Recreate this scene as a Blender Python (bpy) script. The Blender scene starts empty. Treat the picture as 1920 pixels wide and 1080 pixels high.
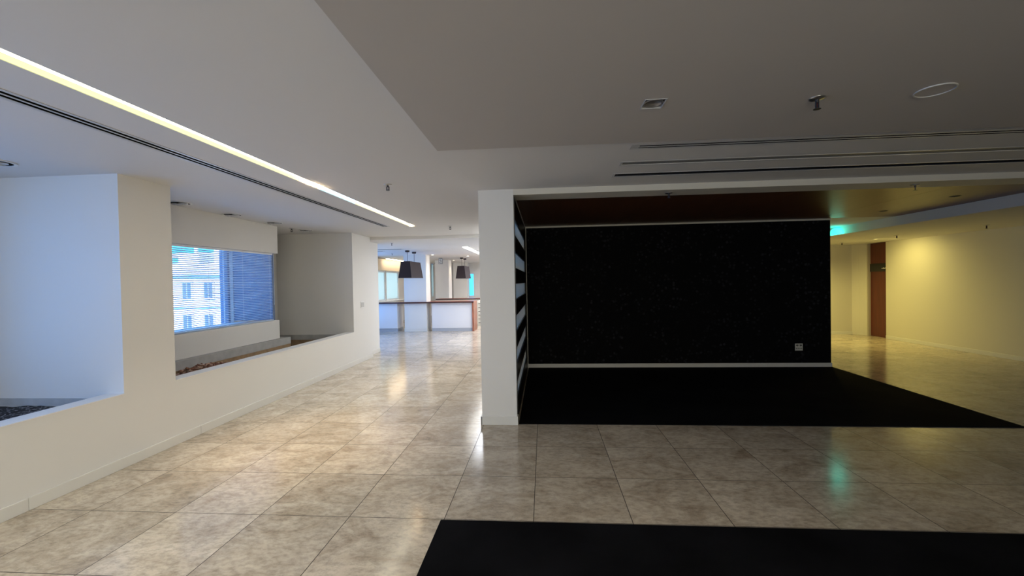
import bpy, bmesh, math, random
from mathutils import Vector, Matrix
random.seed(7)
S = bpy.context.scene
COL = S.collection

# ------------------------------------------------------------------ camera
cam = bpy.data.cameras.new('camera'); cam_o = bpy.data.objects.new('camera', cam); COL.objects.link(cam_o)
R_ = (0.9970, 0.0750, -0.0179); U_ = (0.0167, 0.0158, 0.9997); F_ = (-0.0752, 0.9971, -0.0145)
F_v = Vector(F_).normalized(); R_v = (Vector(R_) - F_v * Vector(R_).dot(F_v)).normalized(); U_v = R_v.cross(F_v)
m = Matrix((R_v, U_v, -F_v)).transposed().to_4x4(); m.translation = Vector((0, 0, 1.4977))
cam_o.matrix_world = m
cam.sensor_width = 36; cam.lens = 36 * 793.28 / 1920; cam.clip_start = 0.05; cam.clip_end = 300
S.camera = cam_o
S.view_settings.view_transform = 'Standard'; S.view_settings.look = 'None'
S.view_settings.gamma = 1; S.view_settings.use_curve_mapping = False
S.view_settings.exposure = 0.5

# ------------------------------------------------------------------ sky, sun
w = bpy.data.worlds.new('world'); S.world = w; w.use_nodes = True
bg = w.node_tree.nodes['Background']; bg.inputs[0].default_value = (0.13, 0.40, 1.0, 1); bg.inputs[1].default_value = 3.1
def lamp(name, kind, loc, rot, color, power, **kw):
    l = bpy.data.lights.new(name, kind); l.color = color; l.energy = power
    for k, v in kw.items(): setattr(l, k, v)
    o = bpy.data.objects.new(name, l); COL.objects.link(o); o.location = loc; o.rotation_euler = rot
    return o
D = math.radians
lamp('sun', 'SUN', (0, 0, 20), (D(52), 0, D(14)), (1.0, 0.95, 0.86), 6.0, angle=0.01)
# daylight coming in through the window openings (each lies in its opening, facing in)
def portal(name, loc, sx, sy):
    o = lamp(name, 'AREA', loc, (0, D(-90), 0), (1, 1, 1), 1, shape='RECTANGLE', size=sx, size_y=sy); o.data.cycles.is_portal = True
portal('daylight_niche_near', (-5.15, 0.75, 1.475), 1.75, 3.7)
portal('daylight_niche_far', (-5.15, 5.23, 1.51), 1.30, 2.46)
portal('daylight_lounge', (-5.88, 13.0, 1.25), 2.10, 7.0)
# added soft fill behind the camera, no window is built there
lamp('fill_behind_left', 'AREA', (0.5, -3.2, 1.50), (D(84), 0, D(20)), (1.0, 0.97, 0.82), 74, shape='RECTANGLE', size=3.4, size_y=1.7)
lamp('lobby_fill', 'AREA', (-0.80, 7.25, 2.452), (0, 0, 0), (1.0, 0.98, 0.92), 27, shape='RECTANGLE', size=0.24, size_y=2.0)  # added fill without a fitting, hidden behind the pillar
lamp('slot_light', 'AREA', (-2.172, 0.62, 2.552), (0, 0, 0), (1.0, 0.97, 0.86), 19, shape='RECTANGLE', size=0.045, size_y=6.1, spread=D(125))
lamp('slot_light', 'AREA', (-2.172, 5.43, 2.552), (0, 0, 0), (1.0, 0.97, 0.86), 14, shape='RECTANGLE', size=0.045, size_y=2.5, spread=D(125))
lamp('overhead_fill', 'AREA', (-0.25, 0.6, 2.42), (0, 0, 0), (1.0, 0.92, 0.78), 27, shape='SQUARE', size=0.8)  # added fill above the view to brighten the centre floor, no fitting
lamp('lounge_fill_far', 'AREA', (-1.7, 16.4, 2.394), (0, 0, 0), (0.96, 0.94, 1.0), 55, shape='RECTANGLE', size=0.7, size_y=3.4)  # added fill for the lounge back walls, hidden by the pillar
# added lounge fill, kept out of sight on the far side of the pillar
lamp('lounge_fill', 'AREA', (-1.35, 12.0, 2.394), (0, 0, 0), (0.90, 0.93, 1.0), 95, shape='RECTANGLE', size=0.7, size_y=5.0)

# ------------------------------------------------------------------ materials
def new_mat(name):
    mt = bpy.data.materials.new(name); mt.use_nodes = True
    return mt, mt.node_tree.nodes, mt.node_tree.links, mt.node_tree.nodes['Principled BSDF']
def plain(name, c, rough=0.6, metal=0.0, bump=0.0, bscale=200, spec=0.5, var=0.0, vscale=3.0):
    mt, N, L, P = new_mat(name)
    P.inputs['Base Color'].default_value = (*c, 1); P.inputs['Roughness'].default_value = rough
    P.inputs['Metallic'].default_value = metal; P.inputs['Specular IOR Level'].default_value = spec
    tc = N.new('ShaderNodeTexCoord')
    if var:
        n = N.new('ShaderNodeTexNoise'); n.inputs['Scale'].default_value = vscale; n.inputs['Detail'].default_value = 6
        L.new(tc.outputs['Object'], n.inputs['Vector'])
        r = N.new('ShaderNodeMapRange'); r.inputs['From Min'].default_value = 0.3; r.inputs['From Max'].default_value = 0.7
        r.inputs['To Min'].default_value = 1 - var; r.inputs['To Max'].default_value = 1 + var
        L.new(n.outputs['Fac'], r.inputs['Value'])
        mx = N.new('ShaderNodeVectorMath'); mx.operation = 'SCALE'; mx.inputs[0].default_value = c
        L.new(r.outputs[0], mx.inputs['Scale']); L.new(mx.outputs[0], P.inputs['Base Color'])
    if bump:
        n = N.new('ShaderNodeTexNoise'); n.inputs['Scale'].default_value = bscale; n.inputs['Detail'].default_value = 3
        L.new(tc.outputs['Object'], n.inputs['Vector'])
        b = N.new('ShaderNodeBump'); b.inputs['Strength'].default_value = bump; b.inputs['Distance'].default_value = 0.002
        L.new(n.outputs['Fac'], b.inputs['Height']); L.new(b.outputs[0], P.inputs['Normal'])
    return mt
def glow(name, c, s):
    mt, N, L, P = new_mat(name)
    P.inputs['Base Color'].default_value = (0.8, 0.8, 0.8, 1)
    P.inputs['Emission Color'].default_value = (*c, 1); P.inputs['Emission Strength'].default_value = s
    return mt
def glass(name, tint=(1, 1, 1)):
    mt, N, L, P = new_mat(name); N.remove(P); out = [n for n in N if n.type == 'OUTPUT_MATERIAL'][0]
    t = N.new('ShaderNodeBsdfTransparent'); t.inputs[0].default_value = (*tint, 1)
    g = N.new('ShaderNodeBsdfGlossy'); g.inputs['Roughness'].default_value = 0.02
    fr = N.new('ShaderNodeLayerWeight'); fr.inputs[0].default_value = 0.5
    pw = N.new('ShaderNodeMath'); pw.operation = 'POWER'; pw.inputs[1].default_value = 4; L.new(fr.outputs['Facing'], pw.inputs[0])
    ml = N.new('ShaderNodeMath'); ml.operation = 'MULTIPLY_ADD'; ml.inputs[1].default_value = 0.5; ml.inputs[2].default_value = 0.03; L.new(pw.outputs[0], ml.inputs[0])
    mx = N.new('ShaderNodeMixShader'); L.new(ml.outputs[0], mx.inputs[0]); L.new(t.outputs[0], mx.inputs[1]); L.new(g.outputs[0], mx.inputs[2])
    L.new(mx.outputs[0], out.inputs[0]); return mt

M = {}
M['wall'] = plain('white_wall_paint', (0.72, 0.71, 0.68), 0.62, bump=0.15, bscale=260)
M['ceil'] = plain('white_ceiling_paint', (0.70, 0.69, 0.67), 0.8)
M['cream'] = plain('cream_paint', (0.66, 0.63, 0.55), 0.6)
M['base'] = plain('painted_skirting', (0.70, 0.69, 0.65), 0.4)
M['carpet'] = plain('black_carpet', (0.0045, 0.0045, 0.0055), 0.95, bump=0.8, bscale=420, spec=0.05, var=0.5, vscale=2.2)
M['darkwood'] = plain('dark_wenge', (0.010, 0.0055, 0.004), 0.35, var=0.3, vscale=9, spec=0.3)
M['black'] = plain('black_void', (0.004, 0.004, 0.004), 0.9, spec=0.1)
M['metal'] = plain('brushed_steel', (0.62, 0.62, 0.63), 0.28, metal=1.0)
M['dkmetal'] = plain('dark_metal', (0.06, 0.06, 0.065), 0.4, metal=0.7)
M['white'] = plain('white_plastic', (0.75, 0.75, 0.73), 0.35)
M['grille'] = plain('grille_white_metal', (0.55, 0.55, 0.55), 0.4)
M['shade'] = plain('dark_brown_fabric_shade', (0.022, 0.013, 0.016), 0.8, bump=0.4, bscale=500)
M['shade_in'] = plain('shade_lining', (0.5, 0.5, 0.5), 0.7)
M['counterwood'] = plain('red_brown_counter_wood', (0.30, 0.10, 0.055), 0.3, var=0.25, vscale=6)
M['counterdark'] = plain('dark_red_edge', (0.06, 0.018, 0.014), 0.3)
M['laminate'] = plain('white_laminate', (0.74, 0.74, 0.76), 0.25)
M['kick'] = plain('grey_kickboard', (0.40, 0.42, 0.46), 0.4)
M['tan'] = plain('soil_stained_render', (0.33, 0.22, 0.12), 0.9, bump=0.6, bscale=90, var=0.18, vscale=14)
M['tank'] = plain('grey_waterproof_band', (0.42, 0.42, 0.41), 0.8, bump=0.5, bscale=60, var=0.1, vscale=9)
M['blind'] = plain('white_blind_slats', (0.78, 0.80, 0.82), 0.4)
M['bulb'] = glow('halogen_lamp', (1.0, 0.72, 0.42), 30)
M['tube_warm'] = glow('warm_tube', (1.0, 0.93, 0.62), 6)
M['tube_cool'] = glow('cool_tube', (0.62, 0.93, 1.0), 6)
M['pan_y'] = plain('warm_lit_reflector', (0.80, 0.74, 0.36), 0.5)  # warm slot light put into the reflector colour
M['pan_c'] = plain('cool_lit_reflector', (0.55, 0.78, 0.82), 0.5)  # cool tube light put into the reflector colour
M['spotglow'] = glow('small_downlight_glow', (1.0, 0.9, 0.75), 12)
M['strip'] = glow('white_strip_light', (1.0, 0.97, 0.9), 6)
M['green'] = glow('turquoise_emergency_lamp', (0.0, 0.85, 0.62), 2.4)
M['glass'] = glass('clear_glass')
M['gtint'] = glass('turquoise_glass', (0.55, 0.95, 0.88))
M['frame'] = plain('window_frame_white', (0.80, 0.82, 0.84), 0.4)
M['roller'] = plain('beige_header_panel', (0.72, 0.62, 0.46), 0.7)
M['facade'] = plain('cream_stone_facade', (0.80, 0.76, 0.66), 0.85, var=0.06, vscale=0.8)
M['facade_dk'] = plain('stone_moulding', (0.62, 0.60, 0.56), 0.85)
M['fglass'] = plain('facade_window_blue', (0.10, 0.16, 0.26), 0.15)
M['slate'] = plain('grey_roof_slate', (0.32, 0.36, 0.42), 0.7)
M['teal'] = plain('teal_tower_glass', (0.05, 0.36, 0.36), 0.2)
M['wing'] = plain('blue_cladding_and_sky_tint', (0.10, 0.15, 0.26), 0.5)  # wing cladding; on the window cheek it stands for blue skylight
M['wingdk'] = plain('dark_blue_joint', (0.03, 0.05, 0.12), 0.5)
M['bark'] = plain('bark_chips', (0.20, 0.09, 0.055), 0.9, var=0.7, vscale=30)
M['barkl'] = plain('pale_bark_chips', (0.50, 0.34, 0.26), 0.9, var=0.3, vscale=30)
mt, N, L, P = new_mat('frosted_panel'); tr = N.new('ShaderNodeBsdfTranslucent'); tr.inputs[0].default_value = (0.95, 0.90, 0.78, 1)
mx = N.new('ShaderNodeMixShader'); mx.inputs[0].default_value = 0.92; P.inputs['Base Color'].default_value = (0.8, 0.8, 0.8, 1)
L.new(P.outputs[0], mx.inputs[1]); L.new(tr.outputs[0], mx.inputs[2]); L.new(mx.outputs[0], N['Material Output'].inputs[0]); M['frost'] = mt
M['frostwin'] = mt.copy(); M['frostwin'].node_tree.nodes['Translucent BSDF'].inputs[0].default_value = (1.0, 0.75, 0.52, 1)

def timber():
    mt, N, L, P = new_mat('red_brown_timber_veneer')
    tc = N.new('ShaderNodeTexCoord'); mp = N.new('ShaderNodeMapping'); mp.inputs['Scale'].default_value = (22, 1.1, 1)
    n = N.new('ShaderNodeTexNoise'); n.inputs['Scale'].default_value = 1.6; n.inputs['Detail'].default_value = 8; n.inputs['Distortion'].default_value = 0.6
    cr = N.new('ShaderNodeValToRGB'); cr.color_ramp.elements[0].position = 0.3; cr.color_ramp.elements[1].position = 0.75
    cr.color_ramp.elements[0].color = (0.085, 0.030, 0.012, 1); cr.color_ramp.elements[1].color = (0.15, 0.058, 0.022, 1)
    L.new(tc.outputs['Object'], mp.inputs[0]); L.new(mp.outputs[0], n.inputs['Vector']); L.new(n.outputs['Fac'], cr.inputs[0]); L.new(cr.outputs[0], P.inputs['Base Color'])
    P.inputs['Roughness'].default_value = 0.38
    return mt
M['timber'] = timber()
def door_mat():
    mt, N, L, P = new_mat('red_mahogany_door')
    tc = N.new('ShaderNodeTexCoord'); mp = N.new('ShaderNodeMapping'); mp.inputs['Scale'].default_value = (3, 18, 0.9)
    n = N.new('ShaderNodeTexNoise'); n.inputs['Scale'].default_value = 1.6; n.inputs['Detail'].default_value = 8
    cr = N.new('ShaderNodeValToRGB'); cr.color_ramp.elements[0].position = 0.3; cr.color_ramp.elements[1].position = 0.75
    cr.color_ramp.elements[0].color = (0.085, 0.017, 0.010, 1); cr.color_ramp.elements[1].color = (0.13, 0.028, 0.015, 1)
    L.new(tc.outputs['Object'], mp.inputs[0]); L.new(mp.outputs[0], n.inputs['Vector']); L.new(n.outputs['Fac'], cr.inputs[0]); L.new(cr.outputs[0], P.inputs['Base Color'])
    P.inputs['Roughness'].default_value = 0.4
    return mt
M['door'] = door_mat()

def floor_mat():
    mt, N, L, P = new_mat('polished_travertine_tiles')
    uv = N.new('ShaderNodeUVMap'); uv.uv_map = 'grid'
    tc = N.new('ShaderNodeTexCoord')
    fl = N.new('ShaderNodeVectorMath'); fl.operation = 'FLOOR'; L.new(uv.outputs[0], fl.inputs[0])
    wn = N.new('ShaderNodeTexWhiteNoise'); wn.noise_dimensions = '2D'; L.new(fl.outputs[0], wn.inputs['Vector'])
    off = N.new('ShaderNodeVectorMath'); off.operation = 'SCALE'; off.inputs['Scale'].default_value = 30; L.new(wn.outputs['Color'], off.inputs[0])
    ad = N.new('ShaderNodeVectorMath'); ad.operation = 'ADD'; L.new(tc.outputs['Object'], ad.inputs[0]); L.new(off.outputs[0], ad.inputs[1])
    mp = N.new('ShaderNodeMapping'); mp.inputs['Scale'].default_value = (1.5, 2.4, 1); L.new(ad.outputs[0], mp.inputs[0])
    n1 = N.new('ShaderNodeTexNoise'); n1.inputs['Scale'].default_value = 1.7; n1.inputs['Detail'].default_value = 12; n1.inputs['Roughness'].default_value = 0.68; n1.inputs['Distortion'].default_value = 0.9
    L.new(mp.outputs[0], n1.inputs['Vector'])
    cr = N.new('ShaderNodeValToRGB'); e = cr.color_ramp.elements
    e[0].position = 0.30; e[0].color = (0.30, 0.235, 0.17, 1); e[1].position = 0.72; e[1].color = (0.62, 0.545, 0.44, 1)
    x = e.new(0.47); x.color = (0.46, 0.39, 0.30, 1)
    L.new(n1.outputs['Fac'], cr.inputs[0])
    # fine dark pits and pale veins
    n2 = N.new('ShaderNodeTexNoise'); n2.inputs['Scale'].default_value = 13; n2.inputs['Detail'].default_value = 8; n2.inputs['Roughness'].default_value = 0.75; L.new(mp.outputs[0], n2.inputs['Vector'])
    r2 = N.new('ShaderNodeMapRange'); r2.inputs['From Min'].default_value = 0.36; r2.inputs['From Max'].default_value = 0.56; r2.inputs['To Min'].default_value = 0.72; r2.inputs['To Max'].default_value = 1.08
    L.new(n2.outputs['Fac'], r2.inputs['Value'])
    tv = N.new('ShaderNodeMapRange'); tv.inputs['To Min'].default_value = 0.90; tv.inputs['To Max'].default_value = 1.08; L.new(wn.outputs['Value'], tv.inputs['Value'])
    mu = N.new('ShaderNodeMath'); mu.operation = 'MULTIPLY'; L.new(r2.outputs[0], mu.inputs[0]); L.new(tv.outputs[0], mu.inputs[1])
    sc = N.new('ShaderNodeVectorMath'); sc.operation = 'SCALE'; L.new(cr.outputs[0], sc.inputs[0]); L.new(mu.outputs[0], sc.inputs['Scale'])
    # joints
    fr = N.new('ShaderNodeVectorMath'); fr.operation = 'FRACTION'; L.new(uv.outputs[0], fr.inputs[0])
    sp = N.new('ShaderNodeSeparateXYZ'); L.new(fr.outputs[0], sp.inputs[0])
    def edge(o):
        a = N.new('ShaderNodeMath'); a.operation = 'PINGPONG'; a.inputs[1].default_value = 0.5; L.new(o, a.inputs[0]); return a.outputs[0]
    mn = N.new('ShaderNodeMath'); mn.operation = 'MINIMUM'; L.new(edge(sp.outputs[0]), mn.inputs[0]); L.new(edge(sp.outputs[1]), mn.inputs[1])
    j = N.new('ShaderNodeMath'); j.operation = 'LESS_THAN'; j.inputs[1].default_value = 0.0042; L.new(mn.outputs[0], j.inputs[0])
    mx = N.new('ShaderNodeMix'); mx.data_type = 'RGBA'; L.new(j.outputs[0], mx.inputs[0]); L.new(sc.outputs[0], mx.inputs[6]); mx.inputs[7].default_value = (0.05, 0.038, 0.028, 1)
    L.new(mx.outputs[2], P.inputs['Base Color'])
    rr = N.new('ShaderNodeMapRange'); rr.inputs['To Min'].default_value = 0.10; rr.inputs['To Max'].default_value = 0.20; L.new(n2.outputs['Fac'], rr.inputs['Value'])
    rj = N.new('ShaderNodeMath'); rj.operation = 'MAXIMUM'; L.new(rr.outputs[0], rj.inputs[0]); L.new(j.outputs[0], rj.inputs[1]); L.new(rj.outputs[0], P.inputs['Roughness'])
    bp = N.new('ShaderNodeBump'); bp.inputs['Strength'].default_value = 0.05; bp.inputs['Distance'].default_value = 0.002; L.new(n2.outputs['Fac'], bp.inputs['Height']); L.new(bp.outputs[0], P.inputs['Normal'])
    P.inputs['Specular IOR Level'].default_value = 0.55
    return mt
M['floor'] = floor_mat()

def wallpaper():
    mt, N, L, P = new_mat('black_leaf_wallpaper')
    tc = N.new('ShaderNodeTexCoord')
    vo = N.new('ShaderNodeTexVoronoi'); vo.inputs['Scale'].default_value = 16; L.new(tc.outputs['Object'], vo.inputs['Vector'])
    n = N.new('ShaderNodeTexNoise'); n.inputs['Scale'].default_value = 2.2; n.inputs['Detail'].default_value = 3; L.new(tc.outputs['Object'], n.inputs['Vector'])
    a = N.new('ShaderNodeMapRange'); a.inputs['From Min'].default_value = 0.42; a.inputs['From Max'].default_value = 0.22; L.new(vo.outputs['Distance'], a.inputs['Value'])
    b = N.new('ShaderNodeMapRange'); b.inputs['From Min'].default_value = 0.38; b.inputs['From Max'].default_value = 0.58; L.new(n.outputs['Fac'], b.inputs['Value'])
    mu = N.new('ShaderNodeMath'); mu.operation = 'MULTIPLY'; L.new(a.outputs[0], mu.inputs[0]); L.new(b.outputs[0], mu.inputs[1])
    sep = N.new('ShaderNodeSeparateColor'); L.new(vo.outputs['Color'], sep.inputs[0])
    mu2 = N.new('ShaderNodeMath'); mu2.operation = 'MULTIPLY'; L.new(mu.outputs[0], mu2.inputs[0]); L.new(sep.outputs[0], mu2.inputs[1])
    mx = N.new('ShaderNodeMix'); mx.data_type = 'RGBA'; mx.inputs[6].default_value = (0.0022, 0.0022, 0.0030, 1); mx.inputs[7].default_value = (0.026, 0.026, 0.032, 1)
    L.new(mu2.outputs[0], mx.inputs[0]); L.new(mx.outputs[2], P.inputs['Base Color']); P.inputs['Roughness'].default_value = 0.8
    P.inputs['Specular IOR Level'].default_value = 0.12
    return mt
M['paper'] = wallpaper()
def soil_mat():
    mt, N, L, P = new_mat('dark_potting_soil')
    tc = N.new('ShaderNodeTexCoord'); vo = N.new('ShaderNodeTexVoronoi'); vo.inputs['Scale'].default_value = 85; L.new(tc.outputs['Object'], vo.inputs['Vector'])
    sep = N.new('ShaderNodeSeparateColor'); L.new(vo.outputs['Color'], sep.inputs[0])
    g = N.new('ShaderNodeMath'); g.operation = 'GREATER_THAN'; g.inputs[1].default_value = 0.86; L.new(sep.outputs[0], g.inputs[0])
    mx = N.new('ShaderNodeMix'); mx.data_type = 'RGBA'; mx.inputs[6].default_value = (0.014, 0.012, 0.012, 1); mx.inputs[7].default_value = (0.26, 0.24, 0.24, 1)
    L.new(g.outputs[0], mx.inputs[0]); L.new(mx.outputs[2], P.inputs['Base Color']); P.inputs['Roughness'].default_value = 0.95
    return mt
M['soil'] = soil_mat()

# ------------------------------------------------------------------ mesh helpers
def link(name, bm, mat, parent=None, smooth=False):
    me = bpy.data.meshes.new(name); bmesh.ops.recalc_face_normals(bm, faces=bm.faces); bm.to_mesh(me); bm.free()
    for mt in (mat if isinstance(mat, (list, tuple)) else [mat]): me.materials.append(mt)
    if smooth:
        for p in me.polygons: p.use_smooth = True
    o = bpy.data.objects.new(name, me); COL.objects.link(o)
    if parent: o.parent = parent
    return o
def bx(bm, x0, x1, y0, y1, z0, z1, mi=0):
    v = [bm.verts.new(p) for p in ((x0, y0, z0), (x1, y0, z0), (x1, y1, z0), (x0, y1, z0), (x0, y0, z1), (x1, y0, z1), (x1, y1, z1), (x0, y1, z1))]
    for f in ((0, 3, 2, 1), (4, 5, 6, 7), (0, 1, 5, 4), (1, 2, 6, 5), (2, 3, 7, 6), (3, 0, 4, 7)):
        fc = bm.faces.new([v[i] for i in f]); fc.material_index = mi
def boxes(name, lst, mat, parent=None, bevel=0.0):
    bm = bmesh.new()
    for b in lst: bx(bm, *b)
    if bevel: bmesh.ops.bevel(bm, geom=bm.edges[:], offset=bevel, segments=2, affect='EDGES', profile=0.5)
    return link(name, bm, mat, parent)
def cyl(bm, c, r, h, axis='Z', seg=20, r2=None, mi=0):
    """a cone or cylinder from c along the axis by h"""
    r2 = r if r2 is None else r2
    def P(a, rr, t):
        ca, sa = math.cos(a) * rr, math.sin(a) * rr
        o = {'Z': (ca, sa, t), 'Y': (ca, t, sa), 'X': (t, ca, sa)}[axis]
        return (c[0] + o[0], c[1] + o[1], c[2] + o[2])
    A = [bm.verts.new(P(2 * math.pi * i / seg, r, 0)) for i in range(seg)]
    B = [bm.verts.new(P(2 * math.pi * i / seg, r2, h)) for i in range(seg)]
    fs = [bm.faces.new(A), bm.faces.new(B)]
    for i in range(seg): fs.append(bm.faces.new((A[i], A[(i + 1) % seg], B[(i + 1) % seg], B[i])))
    for f in fs: f.material_index = mi
def ring(bm, c, ro, ri, h, seg=28, mi=0):
    """flat annulus of height h with its axis along Z"""
    L4 = []
    for rr, z in ((ro, 0), (ri, 0), (ri, h), (ro, h)):
        L4.append([bm.verts.new((c[0] + math.cos(2 * math.pi * i / seg) * rr, c[1] + math.sin(2 * math.pi * i / seg) * rr, c[2] + z)) for i in range(seg)])
    for k in range(4):
        a, b = L4[k], L4[(k + 1) % 4]
        for i in range(seg):
            f = bm.faces.new((a[i], a[(i + 1) % seg], b[(i + 1) % seg], b[i])); f.material_index = mi
def lathe(bm, prof, c, seg=20, mi=0):
    rows = []
    for r, z in prof:
        rows.append([bm.verts.new((c[0] + math.cos(2 * math.pi * i / seg) * r, c[1] + math.sin(2 * math.pi * i / seg) * r, c[2] + z)) for i in range(seg)])
    for a, b in zip(rows, rows[1:]):
        for i in range(seg): f = bm.faces.new((a[i], a[(i + 1) % seg], b[(i + 1) % seg], b[i])); f.material_index = mi
    bm.faces.new(rows[0]); bm.faces.new(rows[-1])
def st(o, kind='structure'): o['kind'] = kind; return o
def tag(o, label, cat, group=None, kind=None):
    o['label'] = label; o['category'] = cat
    if group: o['group'] = group
    if kind: o['kind'] = kind
    return o
def empty(name, loc, rz=0):
    o = bpy.data.objects.new(name, None); COL.objects.link(o); o.location = loc; o.rotation_euler = (0, 0, rz); o.empty_display_size = 0.1
    return o
def copy_tree(o, parent=None):
    c = o.copy(); COL.objects.link(c); c.parent = parent
    for ch in [x for x in list(bpy.data.objects) if x.parent == o]: copy_tree(ch, c)
    return c
def slab(name, x0, x1, y0, y1, z0, z1, holes, mat):
    """a horizontal slab with rectangular holes cut right through (x0,x1,y0,y1)"""
    xs = sorted({x0, x1, *[v for h in holes for v in h[:2] if x0 < v < x1]}); ys = sorted({y0, y1, *[v for h in holes for v in h[2:] if y0 < v < y1]})
    inh = lambda x, y: any(h[0] < x < h[1] and h[2] < y < h[3] for h in holes)
    cell = [[not inh((xs[i] + xs[i + 1]) / 2, (ys[j] + ys[j + 1]) / 2) for j in range(len(ys) - 1)] for i in range(len(xs) - 1)]
    bm = bmesh.new(); V = {}
    def v(x, y, z):
        k = (x, y, z)
        if k not in V: V[k] = bm.verts.new(k)
        return V[k]
    nx, ny = len(xs) - 1, len(ys) - 1
    for i in range(nx):
        for j in range(ny):
            if not cell[i][j]: continue
            a, b, c, d = xs[i], xs[i + 1], ys[j], ys[j + 1]
            bm.faces.new((v(a, c, z0), v(a, d, z0), v(b, d, z0), v(b, c, z0))); bm.faces.new((v(a, c, z1), v(b, c, z1), v(b, d, z1), v(a, d, z1)))
            for di, dj, q in ((-1, 0, ((a, c), (a, d))), (1, 0, ((b, d), (b, c))), (0, -1, ((b, c), (a, c))), (0, 1, ((a, d), (b, d)))):
                ii, jj = i + di, j + dj
                if not (0 <= ii < nx and 0 <= jj < ny and cell[ii][jj]):
                    (p, q1), (r, s) = q; bm.faces.new((v(p, q1, z0), v(p, q1, z1), v(r, s, z1), v(r, s, z0)))
    return link(name, bm, mat)

# ------------------------------------------------------------------ levels and lines (metres)
XL = -3.53; ZC = 2.46; ZD = 2.43; ZB = 2.40; ZT = 2.44; ZK = 2.29; ZF = 2.40
T = 0.6; GX, GY = -0.077, 2.621
TOP = 2.75

# ------------------------------------------------------------------ floor
bm = bmesh.new(); uvl = bm.loops.layers.uv.new('grid')
def line_x(i):
    return GX + i * T + {-1: 0.022, 0: -0.012}.get(i, 0)
for i in range(-10, 15):
    a, b = line_x(i), line_x(i + 1)
    y0, y1 = GY - 12 * T, GY + 29 * T
    vs = [bm.verts.new(p) for p in ((a, y0, 0), (b, y0, 0), (b, y1, 0), (a, y1, 0))]
    f = bm.faces.new(vs)
    for lp, uvv in zip(f.loops, ((i, -12), (i + 1, -12), (i + 1, 29), (i, 29))): lp[uvl].uv = (uvv[0] + 20, uvv[1] + 20)
fo = st(link('floor', bm, M['floor']))

# ------------------------------------------------------------------ ceilings
holes = [(-2.237, -2.132, -2.5, 6.97), (-2.672, -2.567, -2.5, 6.92), (0.655, 6.2, 3.10, 3.185), (0.655, 6.2, 3.53, 3.63), (0.655, 6.2, 3.91, 4.02)]
st(slab('ceiling', -5.15, 8.3, -4.2, 4.4, ZC, TOP, [(-0.733, 8.3, -4.2, 2.95)] + holes, M['ceil']))
st(slab('ceiling', -5.15, -0.30, 4.4, 8.42, ZC, TOP, holes, M['ceil']))
st(slab('ceiling', -0.733, 8.3, -4.2, 2.95, ZD, TOP, [(0.538, 0.655, 2.25, 2.375)], plain('warm_grey_ceiling', (0.50, 0.47, 0.44), 0.8)))  # lowered part in a darker, warmer tone than the main ceiling
st(slab('ceiling', -5.9, -0.60, 8.42, 19.6, ZF, TOP, [], M['ceil']))
st(boxes('ceiling', [(-0.302, 8.3, 4.4, 4.70, ZB, TOP)], M['cream']))               # beam in front of the timber
bm = bmesh.new()
for x0, x1 in ((-0.302, 1.25), (1.254, 2.82), (2.824, 4.398), (4.402, 5.65)): bx(bm, x0, x1, 4.70, 7.25, ZT, TOP)
bx(bm, -0.302, 5.65, 4.70, 7.25, ZT + 0.012, TOP + 0.02)
st(link('ceiling', bm, M['timber']))
st(boxes('ceiling', [(-0.67, 5.65, 7.25, 11.6, ZT, TOP)], M['ceil']))
st(boxes('ceiling', [(5.65, 8.3, 4.70, 11.6, ZK, TOP)], M['ceil']))
st(boxes('wall_roof', [(-6.2, 8.6, -4.6, 19.9, TOP + 0.02, TOP + 0.3)], M['wall']))

# ------------------------------------------------------------------ left wall with its two deep planter niches
zs = 0.612
bm = bmesh.new()
bx(bm, -3.68, XL, -4.0, 3.285, 0, zs)                       # low planter wall, near
bx(bm, -5.0, XL, 3.285, 3.785, 0, ZC)                       # pier
bx(bm, -3.68, XL, 3.785, 7.60, 0, zs)                       # low planter wall, far
bx(bm, -5.0, XL, 7.60, 8.42, 0, ZC)
bx(bm, -5.0, -3.665, 8.42, 9.15, 0, ZF)
st(link('wall_left', bm, M['wall']))
st(boxes('trim_1', [(-3.685, XL + 0.004, -4.0, 3.284, zs, zs + 0.006)], plain('sill_paint', (0.80, 0.80, 0.79), 0.4)))
st(boxes('trim_2', [(-3.685, XL + 0.004, 3.786, 7.599, zs, zs + 0.006)], bpy.data.materials['sill_paint']))
bb = []
ys = [-4.0, -1.8, 0.4, 2.6, 4.05, 6.2, 8.42]
for a, b in zip(ys, ys[1:]): bb.append((XL, XL + 0.014, a + 0.0015, b - 0.0015, 0, 0.088))
bb.append((-3.665, -3.651, 8.42, 9.15, 0, 0.088)); bb.append((-3.68, XL + 0.014, 8.42, 8.434, 0, 0.088))
st(boxes('baseboard_left', bb, M['base'], bevel=0.003))
# outside wall of the niches, with the two window openings
st(boxes('wall_outside', [(-5.16, -5.0, -4.2, 0.0 - 1.1, 0, ZC), (-5.16, -5.0, -1.1, 2.6, 0, 0.6), (-5.16, -5.0, -1.1, 2.6, 2.35, ZC), (-5.16, -5.0, 2.6, 4.0, 0, ZC),
   (-5.16, -5.0, 4.0, 6.46, 0, 0.86), (-5.16, -5.0, 4.0, 6.46, 2.16, ZC), (-5.16, -5.0, 6.46, 9.3, 0, ZC), (-5.9, -5.0, 9.15, 9.3, 0, ZC)], M['wall']))
st(boxes('trim_10', [(-4.999, -4.345, 6.475, 6.53, 0.951, 2.399)], M['wing']))  # window box cheek, the sky's blue light put into its colour
# stained planter linings: grey band above, tan below
st(boxes('trim_3', [(-4.999, -3.681, 3.272, 3.284, 0.518, 0.576), (-4.999, -3.681, 7.588, 7.599, 0.484, 0.577)], M['tank']))
st(boxes('trim_4', [(-4.999, -3.681, 7.590, 7.599, 0.30, 0.484)], M['tan']))
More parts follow.
